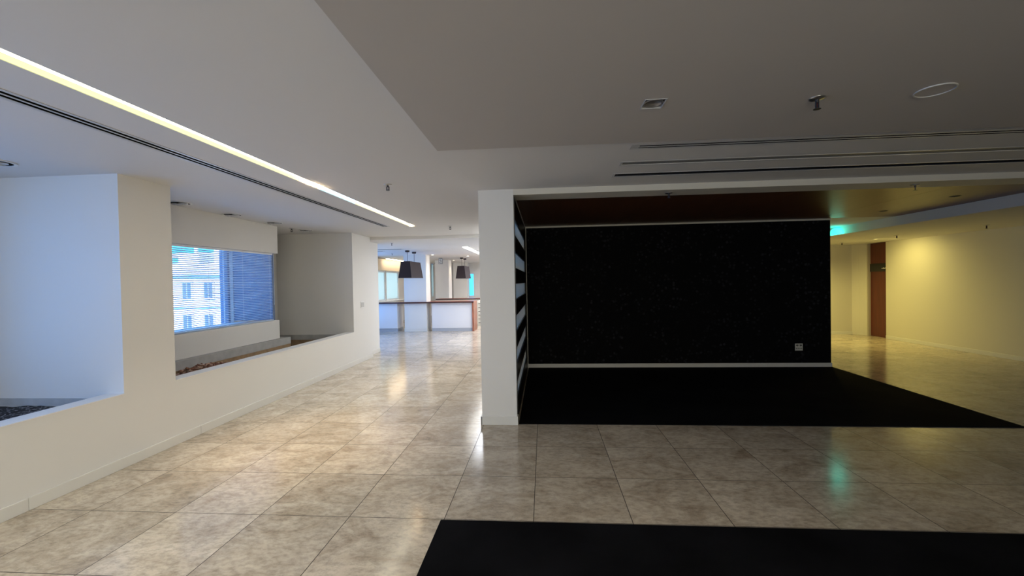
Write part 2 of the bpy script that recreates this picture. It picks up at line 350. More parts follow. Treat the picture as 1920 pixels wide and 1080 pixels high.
# window box in the far niche: header, lower box, plinth
st(boxes('wall_niche_box', [(-4.40, -4.27, 3.785, 6.53, 2.02, ZC), (-4.40, -4.27, 3.785, 6.53, 0.655, 0.95), (-4.999, -4.40, 3.786, 6.53, 2.40, ZC - .001), (-4.999, -4.40, 3.786, 6.53, 0.66, 0.93)], M['wall'], bevel=0.002))
st(boxes('trim_5', [(-4.45, -4.20, 3.786, 6.71, 0.545, 0.653)], M['tank'], bevel=0.003))
st(boxes('trim_6', [(-4.448, -4.202, 3.787, 6.708, 0.28, 0.545)], M['tan']))

# ------------------------------------------------------------------ centre: pillar, shelf wall, black wall
st(boxes('wall_pillar', [(-0.67, -0.302, 4.40, 4.478, 0, ZC), (-0.67, -0.302, 4.479, 7.32, ZB + .001, ZC)], M['wall']))
st(boxes('baseboard_pillar', [(-0.682, -0.292, 4.386, 4.40, 0, 0.088), (-0.684, -0.67, 4.386, 7.3, 0, 0.088), (-0.302, -0.292, 4.40, 4.478, 0, 0.088)], M['base'], bevel=0.002))
st(boxes('wall_black', [(-0.67, 4.69, 7.32, 11.6, 0, TOP)], [M['wall']]))
st(boxes('wall_black_paper', [(-0.296, 4.69, 7.312, 7.3199, 0.074, 2.415)], M['paper']))
st(boxes('baseboard_black_wall', [(-0.296, 4.70, 7.300, 7.312, 0, 0.074)], M['base'], bevel=0.002))
st(boxes('baseboard_black_wall_end', [(4.69, 4.702, 7.302, 11.44, 0, 0.074)], M['base'], bevel=0.002))
st(boxes('trim_7', [(-0.302, 4.69, 7.296, 7.312, 2.415, ZT - .001), (-0.315, -0.29, 7.296, 7.312, 0.075, 2.415)], M['cream']))

# ------------------------------------------------------------------ right side: corridor walls, door
st(boxes('wall_right', [(8.05, 8.3, -4.2, 10.62, 0, ZC), (8.10, 8.3, 10.62, 11.22, 2.29, ZC), (8.2, 8.3, 10.5, 11.6, 0, ZC)], M['cream']))
bm = bmesh.new()
pts = [(8.3, 11.21), (8.05, 11.21), (7.955, 11.33), (7.955, 11.335), (7.86, 11.45), (4.6, 11.45), (4.6, 11.7), (8.3, 11.7)]
lo = [bm.verts.new((x, y, 0)) for x, y in pts]; hi = [bm.verts.new((x, y, ZC)) for x, y in pts]
bm.faces.new(lo); bm.faces.new(hi)
for i in range(len(pts)): bm.faces.new((lo[i], lo[(i + 1) % len(pts)], hi[(i + 1) % len(pts)], hi[i]))
st(link('wall_corridor_end', bm, M['cream']))
st(boxes('baseboard_right', [(8.036, 8.05, -4.0, 10.62, 0, 0.075), (8.036, 8.09, 10.606, 10.62, 0, 0.075)], M['base'], bevel=0.002))
st(boxes('baseboard_corridor_end', [(4.70, 7.86, 11.438, 11.45, 0, 0.075)], M['base'], bevel=0.002))
dr = empty('door_1', (8.11, 10.915, 0)); st(dr)
def dp(name, lst, mat, bevel=0, par=dr):
    return boxes(name, [(a - 8.11, b - 8.11, c - 10.915, d - 10.915, e, f) for a, b, c, d, e, f in lst], mat, par, bevel)
dp('door_leaf', [(8.11, 8.15, 10.64, 11.17, 0.004, 1.59)], M['door'])
dp('transom_panel', [(8.11, 8.15, 10.64, 11.17, 1.785, 2.285)], M['door'])
sg = dp('sign_band', [(8.095, 8.15, 10.64, 11.17, 1.59, 1.785)], plain('black_sign_band', (0.012, 0.012, 0.012), 0.35))
dp('sign_lettering', [(8.0935, 8.095, 10.655 + k * 0.026, 10.655 + k * 0.026 + w_, 1.652, 1.652 + h_) for k, (w_, h_) in enumerate(((.018, .03), (.012, .03), (.018, .022), (.02, .03), (.012, .022), (.018, .022)))], M['white'])
dp('door_frame', [(8.055, 8.16, 11.17, 11.208, 0, 2.288), (8.09, 8.16, 10.622, 10.64, 0, 2.288)], plain('pale_door_frame', (0.45, 0.40, 0.34), 0.45))

# back wall and far shell
st(boxes('wall_back', [(-5.2, 8.3, -4.3, -4.0, 0, ZC)], M['wall']))
fw = []
xw0, xw1 = -5.9, -5.75
wy = [(9.5, 11.1), (11.25, 12.94), (13.0, 15.05), (15.12, 16.45)]
fw.append((xw0, xw1, 12.95, 19.6, 0, 0.885)); fw.append((xw0, xw1, 12.95, 19.6, 1.98, ZF)); fw.append((xw0, xw1, 9.15, 12.95, 0, 0.2)); fw.append((xw0, xw1, 9.15, 12.95, 2.3, ZF))
prev = 9.15
for a, b in wy: fw.append((xw0, xw1, prev, a, *((0.2, 2.3) if a < 12.95 else (0.885, 1.98)))); prev = b
fw.append((xw0, xw1, prev, 19.6, 0.885, 1.98))
st(boxes('wall_lounge_left', fw, M['wall']))
st(boxes('trim_8', [(xw1, -5.60, 12.96, 16.9, 1.98, ZF - .02)], M['roller']))
st(boxes('trim_9', [(xw1, -5.60, 12.96, 16.9, 0.855, 0.885)], M['frame']))
st(boxes('wall_lounge_end', [(-5.9, -5.23, 19.3, 19.6, 0, ZF), (-5.23, -5.11, 19.3, 19.6, 0, 0.88), (-5.11, -3.465, 19.3, 19.6, 0, ZF), (-3.465, -3.217, 19.3, 19.6, 0, 0.88),
   (-3.465, -3.217, 19.3, 19.6, 1.915, ZF), (-3.217, -0.6, 19.3, 19.6, 0, ZF)], M['wall']))
st(boxes('wall_lounge_right', [(-0.67, -0.45, 11.6, 19.6, 0, ZF)], M['wall']))

# windows
def window(n, x, y0, y1, z0, z1, bar=0.035, mull=(), glassmat=None, fm=None):
    e = st(empty('window_%d' % n, (x, (y0 + y1) / 2, z0)))
    c = (y0 + y1) / 2; a, b = y0 - c, y1 - c; h = z1 - z0
    L = [(-.03, .03, a, a + bar, 0, h), (-.03, .03, b - bar, b, 0, h), (-.03, .03, a + bar, b - bar, 0, bar), (-.03, .03, a + bar, b - bar, h - bar, h)]
    for q in mull: L.append((-.03, .03, q - c - bar / 2, q - c + bar / 2, bar, h - bar))
    boxes('window_frame', L, fm or M['frame'], e)
    boxes('window_pane', [(-.004, .004, a + bar, b - bar, bar, h - bar)], glassmat or M['glass'], e)
    return e
window(1, -5.08, -1.1, 2.6, 0.6, 2.35, 0.05, (0.75,))
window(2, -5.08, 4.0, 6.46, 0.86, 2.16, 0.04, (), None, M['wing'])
for k, (a, b) in enumerate(wy): window(3 + k, -5.80, a, b, *((0.2, 2.3) if a < 12.95 else (0.885, 1.98)), 0.05, (), None if a < 12.95 else M['frostwin'])
def window_y(n, y, x0, x1, z0, z1, bar=0.02, gm=None):
    e = st(empty('window_%d' % n, ((x0 + x1) / 2, y, z0))); hw = (x1 - x0) / 2; h = z1 - z0
    boxes('window_frame', [(-hw, -hw + bar, -.03, .03, 0, h), (hw - bar, hw, -.03, .03, 0, h), (-hw + bar, hw - bar, -.03, .03, 0, bar), (-hw + bar, hw - bar, -.03, .03, h - bar, h)], M['frame'], e)
    boxes('window_pane', [(-hw + bar, hw - bar, -.004, .004, bar, h - bar)], gm or M['glass'], e)
window_y(7, 19.42, -3.465, -3.217, 0.88, 1.915, gm=M['gtint'])
window_y(8, 19.42, -5.23, -5.11, 0.88, 2.39, gm=M['frostwin'])

# lounge pillars (part of the building)
def lounge_pillar(x0, x1, y0, y1):
    st(boxes('wall_lounge_pillar', [(x0, x1, y0, y1, 0, ZF)], M['wall']))
    st(boxes('baseboard_lounge_pillar', [(x0 - .012, x1 + .012, y0 - .012, y1 + .012, 0, 0.1)], M['base'], bevel=0.002))
lounge_pillar(-4.36, -3.655, 12.935, 13.42)
lounge_pillar(-4.24, -3.70, 16.3, 16.85)
lounge_pillar(-4.02, -3.40, 18.6, 18.98)

# ------------------------------------------------------------------ carpets
def carpet(pts, label, n):
    bm = bmesh.new(); lo = [bm.verts.new((x, y, 0)) for x, y in pts]; hi = [bm.verts.new((x, y, 0.009)) for x, y in pts]
    bm.faces.new(lo); bm.faces.new(hi)
    for i in range(len(pts)): bm.faces.new((lo[i], lo[(i + 1) % len(pts)], hi[(i + 1) % len(pts)], hi[i]))
    return tag(link('carpet', bm, M['carpet']), label, 'carpet')
carpet([(-0.285, 4.425), (4.62, 4.425), (4.70, 7.298), (-0.285, 7.298)], 'black carpet filling the recess in front of the black wallpapered wall', 0)
carpet([(-0.672, 2.60), (4.85, 2.60), (4.85, -1.0), (-0.672, -1.0)], 'black carpet in the right foreground, cut off by the bottom of the photo', 1)

# ------------------------------------------------------------------ slatted shelf screen beside the pillar
sc = empty('slatted_screen', (-0.345, 5.86, 0)); tag(sc, 'dark wood screen of wide horizontal boards with white gaps beside the white pillar', 'screen')
cz = [2.09, 1.735, 1.392, 1.045, 0.695, 0.333]
def rel(o, l): return [(a - o[0], b - o[0], c - o[1], d - o[1], e, f) for a, b, c, d, e, f in l]
O = (-0.345, 5.86)
zt = [2.40] + [c - 0.085 for c in cz]; zb = [c + 0.085 for c in cz] + [0.0]
for t_, b_ in zip(zt, zb):
    boxes('board', rel(O, [(-0.60, -0.302, 4.482, 6.95, b_ + .001, t_ - .001)]), M['darkwood'], sc, 0.002)
for c in cz:
    boxes('white_panel', rel(O, [(-0.322, -0.316, 4.484, 6.949, c - 0.084, c + 0.084)]), M['frost'], sc)['label'] = 'frosted white panel in the gap between two dark boards'
boxes('end_post', rel(O, [(-0.60, -0.300, 6.952, 7.294, 0, 2.399)]), M['darkwood'], sc, 0.002)
boxes('edge_strip', rel(O, [(-0.302, -0.297, 4.484, 4.496, 0.1, 2.395)]), M['dkmetal'], sc)

# ------------------------------------------------------------------ recessed linear light, left ceiling
ll = empty('linear_light', (-2.185, 3.5, ZC)); tag(ll, 'long recessed ceiling light slot glowing pale yellow along the left side', 'ceiling light')
O = (-2.185, 3.5, ZC)
def r3(l): return [(a - O[0], b - O[0], c - O[1], d - O[1], e - O[2], f - O[2]) for a, b, c, d, e, f in l]
e_ = 0.0015
boxes('trough', r3([(-2.2365, -2.1325, -2.499, 6.969, 2.56, 2.57), (-2.1335, -2.1325, -2.499, 6.969, ZC + .001, 2.56), (-2.2365, -2.1335, 6.966, 6.969, ZC + .001, 2.56), (-2.2365, -2.1335, -2.499, -2.496, ZC + .001, 2.56)]), M['white'], ll)
boxes('reflector', r3([(-2.2365, -2.2335, -2.49, 6.965, 2.489, 2.56)]), M['white'], ll)
def band(y0, y1, c, lab):
    g = glow('glow_' + lab.split()[0], c, 1.0); g.node_tree.nodes['Principled BSDF'].inputs['Base Color'].default_value = (0.03, 0.03, 0.03, 1)
    boxes('diffuser', r3([(-2.2365, -2.2315, y0, y1, ZC + .001, 2.4865)]), g, ll)['label'] = lab  # inner wall of the slot, lamp light put in as its own glow
band(-2.49, 3.74, (0.66, 0.66, 0.27), 'yellow slot wall with lamp light painted as glow'); band(3.745, 4.08, (0.78, 0.58, 0.30), 'orange slot wall with halogen light painted as glow')
band(4.085, 4.915, (0.30, 0.68, 0.72), 'cyan slot wall with lamp light painted as glow'); band(4.92, 6.965, (0.66, 0.66, 0.27), 'yellow slot wall with lamp light painted as glow')
boxes('lip', r3([(-2.2365, -2.2312, -2.49, 6.965, 2.4866, 2.4886)]), M['dkmetal'], ll)
def tube(y0, y1, mat, lab):
    bm = bmesh.new(); cyl(bm, (-2.219 - O[0], y0 - O[1], ZC + 0.040 - O[2]), 0.010, y1 - y0, 'Y', 8)
    o = link('tube', bm, mat, ll, True); o['label'] = lab
tube(-2.4, 2.34, M['tube_warm'], 'warm white tube'); tube(2.36, 3.72, M['tube_warm'], 'warm white tube'); tube(4.10, 4.91, M['tube_cool'], 'cool white tube'); tube(4.93, 6.72, M['tube_warm'], 'warm white tube')
for y in (3.83, 3.93, 4.03, 6.86):
    bm = bmesh.new(); lathe(bm, [(0.006, 0.05), (0.020, 0.045), (0.036, 0.008), (0.037, 0.0), (0.030, -0.006), (0.010, -0.012)], (-2.167 - O[0], y - O[1], -0.006))
    link('halogen_bulb', bm, M['bulb'], ll, True)
    lamp('halogen_spot', 'SPOT', (-2.184, y, ZC - 0.02), (0, 0, 0), (1.0, 0.74, 0.46), 34 if y < 5 else 14, spot_size=D(66), spot_blend=0.9, shadow_soft_size=0.03)

# ------------------------------------------------------------------ slot diffusers in the ceiling
def diffuser_y(x0, x1, y0, y1, label):
    e = tag(empty('slot_diffuser', ((x0 + x1) / 2, (y0 + y1) / 2, ZC)), label, 'air vent'); hx = (x1 - x0) / 2; hy = (y1 - y0) / 2
    q = .0008
    boxes('frame', [(-hx - .012, -hx + .014, -hy - .012, hy + .012, -.003, -.0005), (hx - .014, hx + .012, -hy - .012, hy + .012, -.003, -.0005), (-hx + .014, hx - .014, -hy - .012, -hy + .02, -.003, -.0005), (-hx + .014, hx - .014, hy - .02, hy + .012, -.003, -.0005)], M['grille'], e)
    boxes('vane', [(-.007, .007, -hy + .02, hy - .02, -.003, -.0005)], M['grille'], e)
    boxes('duct', [(-hx + q, hx - q, -hy + q, hy - q, .06, .08), (-hx + q, -hx + .004, -hy + q, hy - q, .0005, .06), (hx - .004, hx - q, -hy + q, hy - q, .0005, .06)], M['black'], e)
    return e
diffuser_y(-2.672, -2.567, -2.5, 6.92, 'long narrow twin slot air diffuser running beside the glowing light slot')
def diffuser_x(y0, y1, x0, x1, label, kind):
    e = tag(empty('slot_diffuser' if kind != 'panel' else 'light_trough', ((x0 + x1) / 2, (y0 + y1) / 2, ZC)), label, 'air vent' if kind != 'panel' else 'ceiling light')
    hy = (y1 - y0) / 2; hx = (x1 - x0) / 2; q = .0008; fl = .010
    boxes('frame', [(-hx - fl, hx + fl, -hy - fl, -hy + .008, -.003, -.0005), (-hx - fl, hx + fl, hy - .008, hy + fl, -.003, -.0005), (-hx - fl, -hx + .010, -hy + .008, hy - .008, -.003, -.0005), (hx - .010, hx + fl, -hy + .008, hy - .008, -.003, -.0005)], M['grille'], e)
    walls = [(-hx + q, hx - q, -hy + q, hy - q, .05, .07), (-hx + q, hx - q, -hy + q, -hy + .004, .0005, .05), (-hx + q, hx - q, hy - .004, hy - q, .0005, .05), (-hx + q, -hx + .004, -hy + .004, hy - .004, .0005, .05)]
    if kind == 'twin':
        boxes('vane', [(-hx + .05, hx - .012, -.008, .008, -.003, -.0005)], M['grille'], e)
        boxes('duct', walls, M['black'], e)
        boxes('blanking_plate', [(-hx + .010, -hx + .05, -hy + .008, hy - .008, -.002, -.0005)], M['grille'], e)
    elif kind == 'single':
        boxes('vane', [(-hx + .04, hx - .012, -.010, -.004, -.002, .004)], M['black'], e)
        boxes('duct', walls, plain('blue_grey_duct', (0.035, 0.038, 0.05), 0.6), e)
    else:
        boxes('cover_panel', [(-hx + q, hx - q, -hy + q, hy - q, .004, .02)], plain('grey_light_cover', (0.22, 0.22, 0.215), 0.5), e)
    return e
diffuser_x(3.10, 3.185, 0.655, 6.2, 'twin slot air diffuser in the right ceiling, the one nearest the camera', 'twin')
diffuser_x(3.53, 3.63, 0.655, 6.2, 'unlit grey light trough in the right ceiling between two air diffusers', 'panel')
diffuser_x(3.91, 4.02, 0.655, 6.2, 'dark single slot air diffuser in the right ceiling, the one nearest the timber ceiling', 'single')

# ------------------------------------------------------------------ downlights
def twin_downlight(x, y, label):
    e = tag(empty('downlight', (x, y, ZC)), label, 'downlight', 'twin downlights over the planter niches')
    bm = bmesh.new(); ring(bm, (0, 0, -.008), .118, .100, .0078); link('trim_ring', bm, M['white'], e, False)
    bm = bmesh.new(); cyl(bm, (0, 0, -.004), .100, .0038, seg=28); link('back_plate', bm, M['black'], e)
    for s in (-1, 1):
        bm = bmesh.new(); lathe(bm, [(.044, -.006), (.046, -.016), (.034, -.022), (.012, -.010)], (s * .047, 0, 0), 18); h = link('lamp_head', bm, M['metal'], e, True)
        bm = bmesh.new(); lathe(bm, [(.004, -.020), (.016, -.026), (.006, -.030)], (s * .047, 0, 0), 12); b = link('bulb', bm, M['white'], h, True)
    return e
P0 = 'round twin lamp downlight over the far planter niche, '
twin_downlight(-4.06, 2.86, 'round twin lamp downlight over the near blue lit niche, cut off by the left edge')
twin_downlight(-4.10, 4.51, P0 + 'half hidden by the pier')
twin_downlight(-4.11, 5.34, P0 + 'second from the pier')
twin_downlight(-4.07, 6.16, P0 + 'above the end of the window box')
twin_downlight(-4.11, 7.08, P0 + 'farthest, beside the sprinkler')

sq = tag(empty('square_downlight', (0.5965, 2.3125, ZD)), 'square recessed downlight with round lamp in the lowered right ceiling', 'downlight')
a = .0625; q = .0008
boxes('frame', [(-.0585 + q, .0585 - q, -a + q, -a + .006, -.003, .05), (-.0585 + q, .0585 - q, a - .006, a - q, -.003, .05), (-.0585 + q, -.0525, -a + .006, a - .006, -.003, .05), (.0525, .0585 - q, -a + .006, a - .006, -.003, .05)], M['grille'], sq)
boxes('housing', [(-.0585 + q, .0585 - q, -a + q, a - q, .05, .07)], plain('charcoal_housing', (0.05, 0.045, 0.045), 0.5), sq)
bm = bmesh.new(); lathe(bm, [(.050, .006), (.051, .0), (.040, -.001), (.036, .030), (.012, .046)], (0, 0, 0), 28); link('lamp_ring', bm, plain('satin_gimbal', (0.35, 0.33, 0.32), 0.3, metal=0.6), sq, True)
def round_speaker(x, y):
    e = tag(empty('ceiling_speaker', (x, y, ZD)), 'round flush ceiling fitting with pale rim, far right of the lowered ceiling', 'ceiling fitting')
    bm = bmesh.new(); ring(bm, (0, 0, -.006), .082, .076, .0058, 36); link('rim', bm, M['grille'], e)
    bm = bmesh.new(); cyl(bm, (0, 0, -.002), .076, .0015, seg=36); link('cover_disc', bm, bpy.data.materials['warm_grey_ceiling'], e)
round_speaker(1.99, 2.31)
for y, lab in ((5.53, 'dark round downlight hole in the timber ceiling, nearer the camera'), (6.62, 'dark round downlight hole in the timber ceiling, farther one by the black wall')):
    e = tag(empty('timber_downlight', (4.985, y, ZT)), lab, 'downlight')
    bm = bmesh.new(); ring(bm, (0, 0, -.004), .055, .046, .0038); link('rim', bm, M['dkmetal'], e)
    bm = bmesh.new(); cyl(bm, (0, 0, -.001), .046, .0008, seg=24); link('lamp_recess', bm, M['black'], e)

# ------------------------------------------------------------------ sprinklers
def make_sprinkler():
    e = empty('sprinkler', (0, 0, 0))
    bm = bmesh.new(); lathe(bm, [(.038, 0), (.038, -.003), (.030, -.008), (.012, -.011)], (0, 0, 0)); link('escutcheon', bm, M['metal'], e, True)
    bm = bmesh.new(); cyl(bm, (0, 0, -.026), .009, .016)
    for s in (-1, 1): bx(bm, s * .013 - .003, s * .013 + .003, -.003, .003, -.052, -.022)
    bx(bm, -.016, .016, -.003, .003, -.055, -.050); link('frame_arms', bm, M['dkmetal'], e)
    bm = bmesh.new(); cyl(bm, (0, 0, -.050), .0025, .026, seg=8); link('glass_bulb', bm, plain('dark_glass_bulb', (0.08, 0.02, 0.02), 0.2), e)
    bm = bmesh.new(); cyl(bm, (0, 0, -.059), .018, .002, seg=16); link('deflector', bm, M['dkmetal'], e)
    return e
sp0 = make_sprinkler()
SP = [(-1.487, 4.00, ZC, 'sprinkler head on the bright ceiling right of the lit cluster of halogens'), (-1.565, 7.08, ZC, 'sprinkler head on the ceiling left of the pillar top'),
      (-4.20, 6.81, ZC, 'sprinkler head in the far planter niche between two twin downlights'), (1.44, 2.34, ZD, 'large looking sprinkler head on the lowered right ceiling nearest the camera'),
      (1.32, 4.55, ZB, 'sprinkler head under the pale beam above the black recess'), (3.73, 4.55, ZB, 'sprinkler head under the beam by the golden lit timber'),
      (7.258, 7.52, ZK, 'sprinkler head in the corridor ceiling nearest the right edge'), (7.03, 9.0, ZK, 'sprinkler head in the corridor ceiling above the door'),
      (7.06, 10.6, ZK, 'sprinkler head in the corridor ceiling below the turquoise light'), (-3.32, 9.1, ZF, 'sprinkler head at the entrance to the bright lounge'), (-4.45, 12.2, ZF, 'sprinkler head above the lounge windows left of the first pendant lamp')]
for i, (x, y, z, lab) in enumerate(SP):
    o = sp0 if i == 0 else copy_tree(sp0)
    o.location = (x, y, z); o.rotation_euler.z = 0.2 * i; tag(o, lab, 'sprinkler', 'ceiling sprinklers')

# ------------------------------------------------------------------ switch, socket
e = tag(empty('light_switch', (XL, 7.98, 1.105)), 'white triple light switch on the left wall beyond the far niche', 'switch')
boxes('switch_plate', [(0, .008, -.075, .075, -.065, .065)], M['white'], e, 0.002)
for k in (-1, 0, 1): boxes('rocker', [(.008, .014, k * .045 - .017, k * .045 + .017, -.045, .045)], M['grille'], e, 0.001)
e = tag(empty('power_socket', (4.182, 7.312, 0.337)), 'pale double power socket low on the black wallpapered wall', 'socket')
boxes('socket_plate', [(-.06, .06, -.009, 0, -.058, .058)], plain('socket_ivory', (0.66, 0.65, 0.58), 0.4), e, 0.002)
for s in (-1, 1):
    boxes('rocker', [(s * .028 - .018, s * .028 + .018, -.0115, -.009, .022, .040)], M['black'], e)
    bm = bmesh.new(); cyl(bm, (s * .028, -.0105, .008), .005, .0015, 'Y', 12)
    for t_ in (-1, 1): cyl(bm, (s * .028 + t_ * .013, -.0105, -.022), .007, .0015, 'Y', 12)
    link('outlet', bm, M['black'], e)

# ------------------------------------------------------------------ turquoise emergency lamp on the bulkhead, and the corridor's downlight
e = tag(empty('emergency_lamp', (5.649, 8.62, ZK)), 'turquoise half round emergency lamp glowing at the end of the black wall', 'wall light')
bm = bmesh.new(); prof = []
for i in range(13):
    th = math.pi * i / 12
    prof.append((math.cos(th) * .20, math.sin(th) * .135))
rows = []
for d_, s_ in ((0, 1.0), (-.02, .98), (-.035, .8), (-.04, .4)):
    rows.append([bm.verts.new((d_, p * s_, .004 + z_ * s_)) for p, z_ in prof])
for a_, b_ in zip(rows, rows[1:]):
    for i in range(12): bm.faces.new((a_[i], a_[i + 1], b_[i + 1], b_[i]))
    bm.faces.new((a_[0], b_[0], b_[-1], a_[-1]))
bm.faces.new(rows[0]); bm.faces.new(rows[-1])
link('diffuser', bm, M['green'], e, False)
boxes('base_plate', [(-.012, 0, -.205, .205, 0, .006)], M['white'], e)
lamp('emergency_glow', 'POINT', (5.50, 8.45, 2.33), (0, 0, 0), (0.05, 1.0, 0.75), 0.9, shadow_soft_size=0.12)
e = tag(empty('corridor_downlight', (7.22, 9.80, ZK)), 'small round yellow downlight washing the cream corridor wall', 'downlight')
bm = bmesh.new(); ring(bm, (0, 0, -.004), .05, .04, .0038); link('rim', bm, M['white'], e)
bm = bmesh.new(); cyl(bm, (0, 0, -.001), .04, .0008); link('lens', bm, glow('yellow_lens', (1.0, 0.8, 0.3), 1), e)
lamp('corridor_spot', 'SPOT', (7.22, 9.80, ZK - 0.02), (0, D(-32), 0), (1.0, 0.82, 0.24), 46, spot_size=D(150), spot_blend=1.0, shadow_soft_size=0.05)
lamp('corridor_far_spot', 'SPOT', (6.3, 10.4, ZK - 0.02), (0, 0, 0), (1.0, 0.82, 0.24), 125, spot_size=D(160), spot_blend=1.0, shadow_soft_size=0.05)

# ------------------------------------------------------------------ blind in the far niche
bl = tag(empty('venetian_blind', (-4.33, 5.16, 0.95)), 'white horizontal slat blind lowered over the far niche window', 'blind')
h = 1.07; y0, y1 = -1.373, 1.295
boxes('headrail', [(-.018, .018, y0, y1, h - .03, h - .001)], M['blind'], bl, 0.002)
n = 42; pitch = (h - .05) / n
sl0 = None
for i in range(n):
    if sl0 is None:
        bm = bmesh.new(); tl = D(26); hw = .0125
        rows = []
        for s in (-1, -.35, .35, 1):
            xx = s * hw * math.cos(tl); zz = s * hw * math.sin(tl) + (1 - s * s) * .0016
            rows.append(((xx, zz)))
        up = [[bm.verts.new((x_, yy, z_)) for yy in (y0, y1)] for x_, z_ in rows]; dn = [[bm.verts.new((x_, yy, z_ - .0009)) for yy in (y0, y1)] for x_, z_ in rows]
        for A_ in (up, dn):
            for p_, q_ in zip(A_, A_[1:]): bm.faces.new((p_[0], p_[1], q_[1], q_[0]))
        bm.faces.new((up[0][0], up[0][1], dn[0][1], dn[0][0])); bm.faces.new((up[-1][0], up[-1][1], dn[-1][1], dn[-1][0]))
        sl0 = link('slat', bm, M['blind'], bl, False); o = sl0
    else:
        o = sl0.copy(); COL.objects.link(o); o.parent = bl
    o.location = (0, 0, .025 + pitch * i)
boxes('bottom_rail', [(-.013, .013, y0, y1, .001, .016)], plain('blue_shaded_rail', (0.45, 0.55, 0.68), 0.4), bl, 0.002)
for yy in (-1.05, 0.0, 0.62, 1.22):
    boxes('ladder_cord', [(.0128, .0138, yy, yy + .004, .01, h - .03)], M['white'], bl)
bm = bmesh.new(); cyl(bm, (.02, y1 + .02, .28), .002, h - .29, seg=6); cyl(bm, (.02, y1 + .02, .25), .006, .03, seg=8, r2=.003); link('pull_cord', bm, M['white'], bl)

# ------------------------------------------------------------------ planter soil and bark
def soil(name, x0, x1, y0, y1, z0, fn, label, nx=24, ny=60):
    bm = bmesh.new(); V = [[bm.verts.new((x0 + (x1 - x0) * i / nx, y0 + (y1 - y0) * j / ny, fn(i / nx, j / ny) + random.uniform(-.006, .006))) for j in range(ny + 1)] for i in range(nx + 1)]
    for i in range(nx):
        for j in range(ny): bm.faces.new((V[i][j], V[i + 1][j], V[i + 1][j + 1], V[i][j + 1]))
    cs = [bm.verts.new(p) for p in ((x0, y0, z0), (x1, y0, z0), (x1, y1, z0), (x0, y1, z0))]; bm.faces.new(cs)
    bm.faces.new([cs[0]] + [V[i][0] for i in range(nx + 1)] + [cs[1]]); bm.faces.new([cs[3]] + [V[i][ny] for i in range(nx + 1)] + [cs[2]])
    bm.faces.new([cs[0]] + [V[0][j] for j in range(ny + 1)] + [cs[3]]); bm.faces.new([cs[1]] + [V[nx][j] for j in range(ny + 1)] + [cs[2]])
    return tag(link(name, bm, M['soil']), label, 'soil', kind='stuff')
soil('potting_soil', -4.995, -3.683, -3.9, 3.27, 0.02, lambda u, v: 0.512, 'dark speckled potting soil in the near planter niche')
soil('potting_soil', -4.198, -3.683, 3.79, 7.585, 0.02, lambda u, v: 0.36 + 0.10 * max(0, 1 - abs(v - 0.20) / 0.2), 'dark soil in the far planter trough')
bm = bmesh.new()
for k in range(520):
    t_ = random.random()
    y = 4.05 + 2.1 * t_ ** 1.2; x = random.uniform(-4.17, -3.72)
    top = 0.50 + 0.075 * math.exp(-((y - 4.75) / 0.42) ** 2) - 0.03 * abs(x + 3.9)
    z = top - abs(random.gauss(0, .02))
    if y < 4.2: z -= 0.05
    lx, ly, lz = random.uniform(.012, .035), random.uniform(.008, .018), random.uniform(.003, .008)
    rot = Matrix.Rotation(random.uniform(0, 6.28), 4, 'Z') @ Matrix.Rotation(random.uniform(-.9, .9), 4, 'X') @ Matrix.Rotation(random.uniform(-.7, .7), 4, 'Y')
    n0 = len(bm.verts); mi = 1 if random.random() < .3 else 0
    bx(bm, -lx, lx, -ly, ly, -lz, lz, mi)
    bm.verts.ensure_lookup_table()
    for v_ in bm.verts[n0:]:
        v_.co = Matrix.Translation((x, y, z)) @ rot @ (v_.co * random.uniform(.7, 1.1))
tag(link('bark_chips', bm, [M['bark'], M['barkl']]), 'heap of brown bark chips at the near end of the far planter trough', 'bark', kind='stuff')

# ------------------------------------------------------------------ lounge: counters, cabinet, pendants, lights
ct = tag(empty('bar_counter', (-3.8, 13.2, 0)), 'long white lounge counter with red brown wooden top, in front of the first pillar', 'counter')
O2 = (-3.8, 13.2)
boxes('worktop', rel(O2, [(-5.55, -2.16, 12.86, 12.925, 0.885, 0.925), (-5.55, -4.38, 12.925, 13.55, 0.885, 0.925), (-3.63, -2.16, 12.925, 13.55, 0.885, 0.925)]), M['counterwood'], ct)
boxes('front_edge', rel(O2, [(-5.55, -2.16, 12.852, 12.86, 0.880, 0.925)]), M['counterdark'], ct)['label'] = 'dark red front edge of the worktop'
boxes('cabinet_body', rel(O2, [(-5.55, -4.60, 12.95, 13.5, 0.10, 0.884)]), M['laminate'], ct)
boxes('cabinet_body', rel(O2, [(-3.50, -2.215, 12.95, 13.5, 0.10, 0.884)]), M['laminate'], ct)
boxes('kickboard', rel(O2, [(-5.55, -4.60, 12.975, 13.48, 0, 0.10)]), M['kick'], ct)
boxes('kickboard', rel(O2, [(-3.50, -2.215, 12.955, 13.48, 0, 0.10)]), M['kick'], ct)
boxes('end_panel', rel(O2, [(-2.213, -2.165, 12.865, 13.545, 0, 0.884)]), M['counterwood'], ct)['label'] = 'red brown wooden end panel'
c2 = tag(empty('back_counter', (-3.1, 15.5, 0)), 'second counter with dark red top behind the long white one', 'counter')
O3 = (-3.1, 15.5)
boxes('worktop', rel(O3, [(-3.95, -2.0, 15.2, 15.8, 0.895, 0.925)]), M['counterwood'], c2); boxes('front_edge', rel(O3, [(-3.95, -2.0, 15.192, 15.2, 0.890, 0.925)]), M['counterdark'], c2)
boxes('cabinet_body', rel(O3, [(-3.93, -2.02, 15.22, 15.78, 0, 0.894)]), M['cream'], c2)
c3 = tag(empty('drawer_cabinet', (-2.0, 14.6, 0)), 'cream drawer cabinet seen at the pillar edge behind the wooden counter end', 'cabinet')
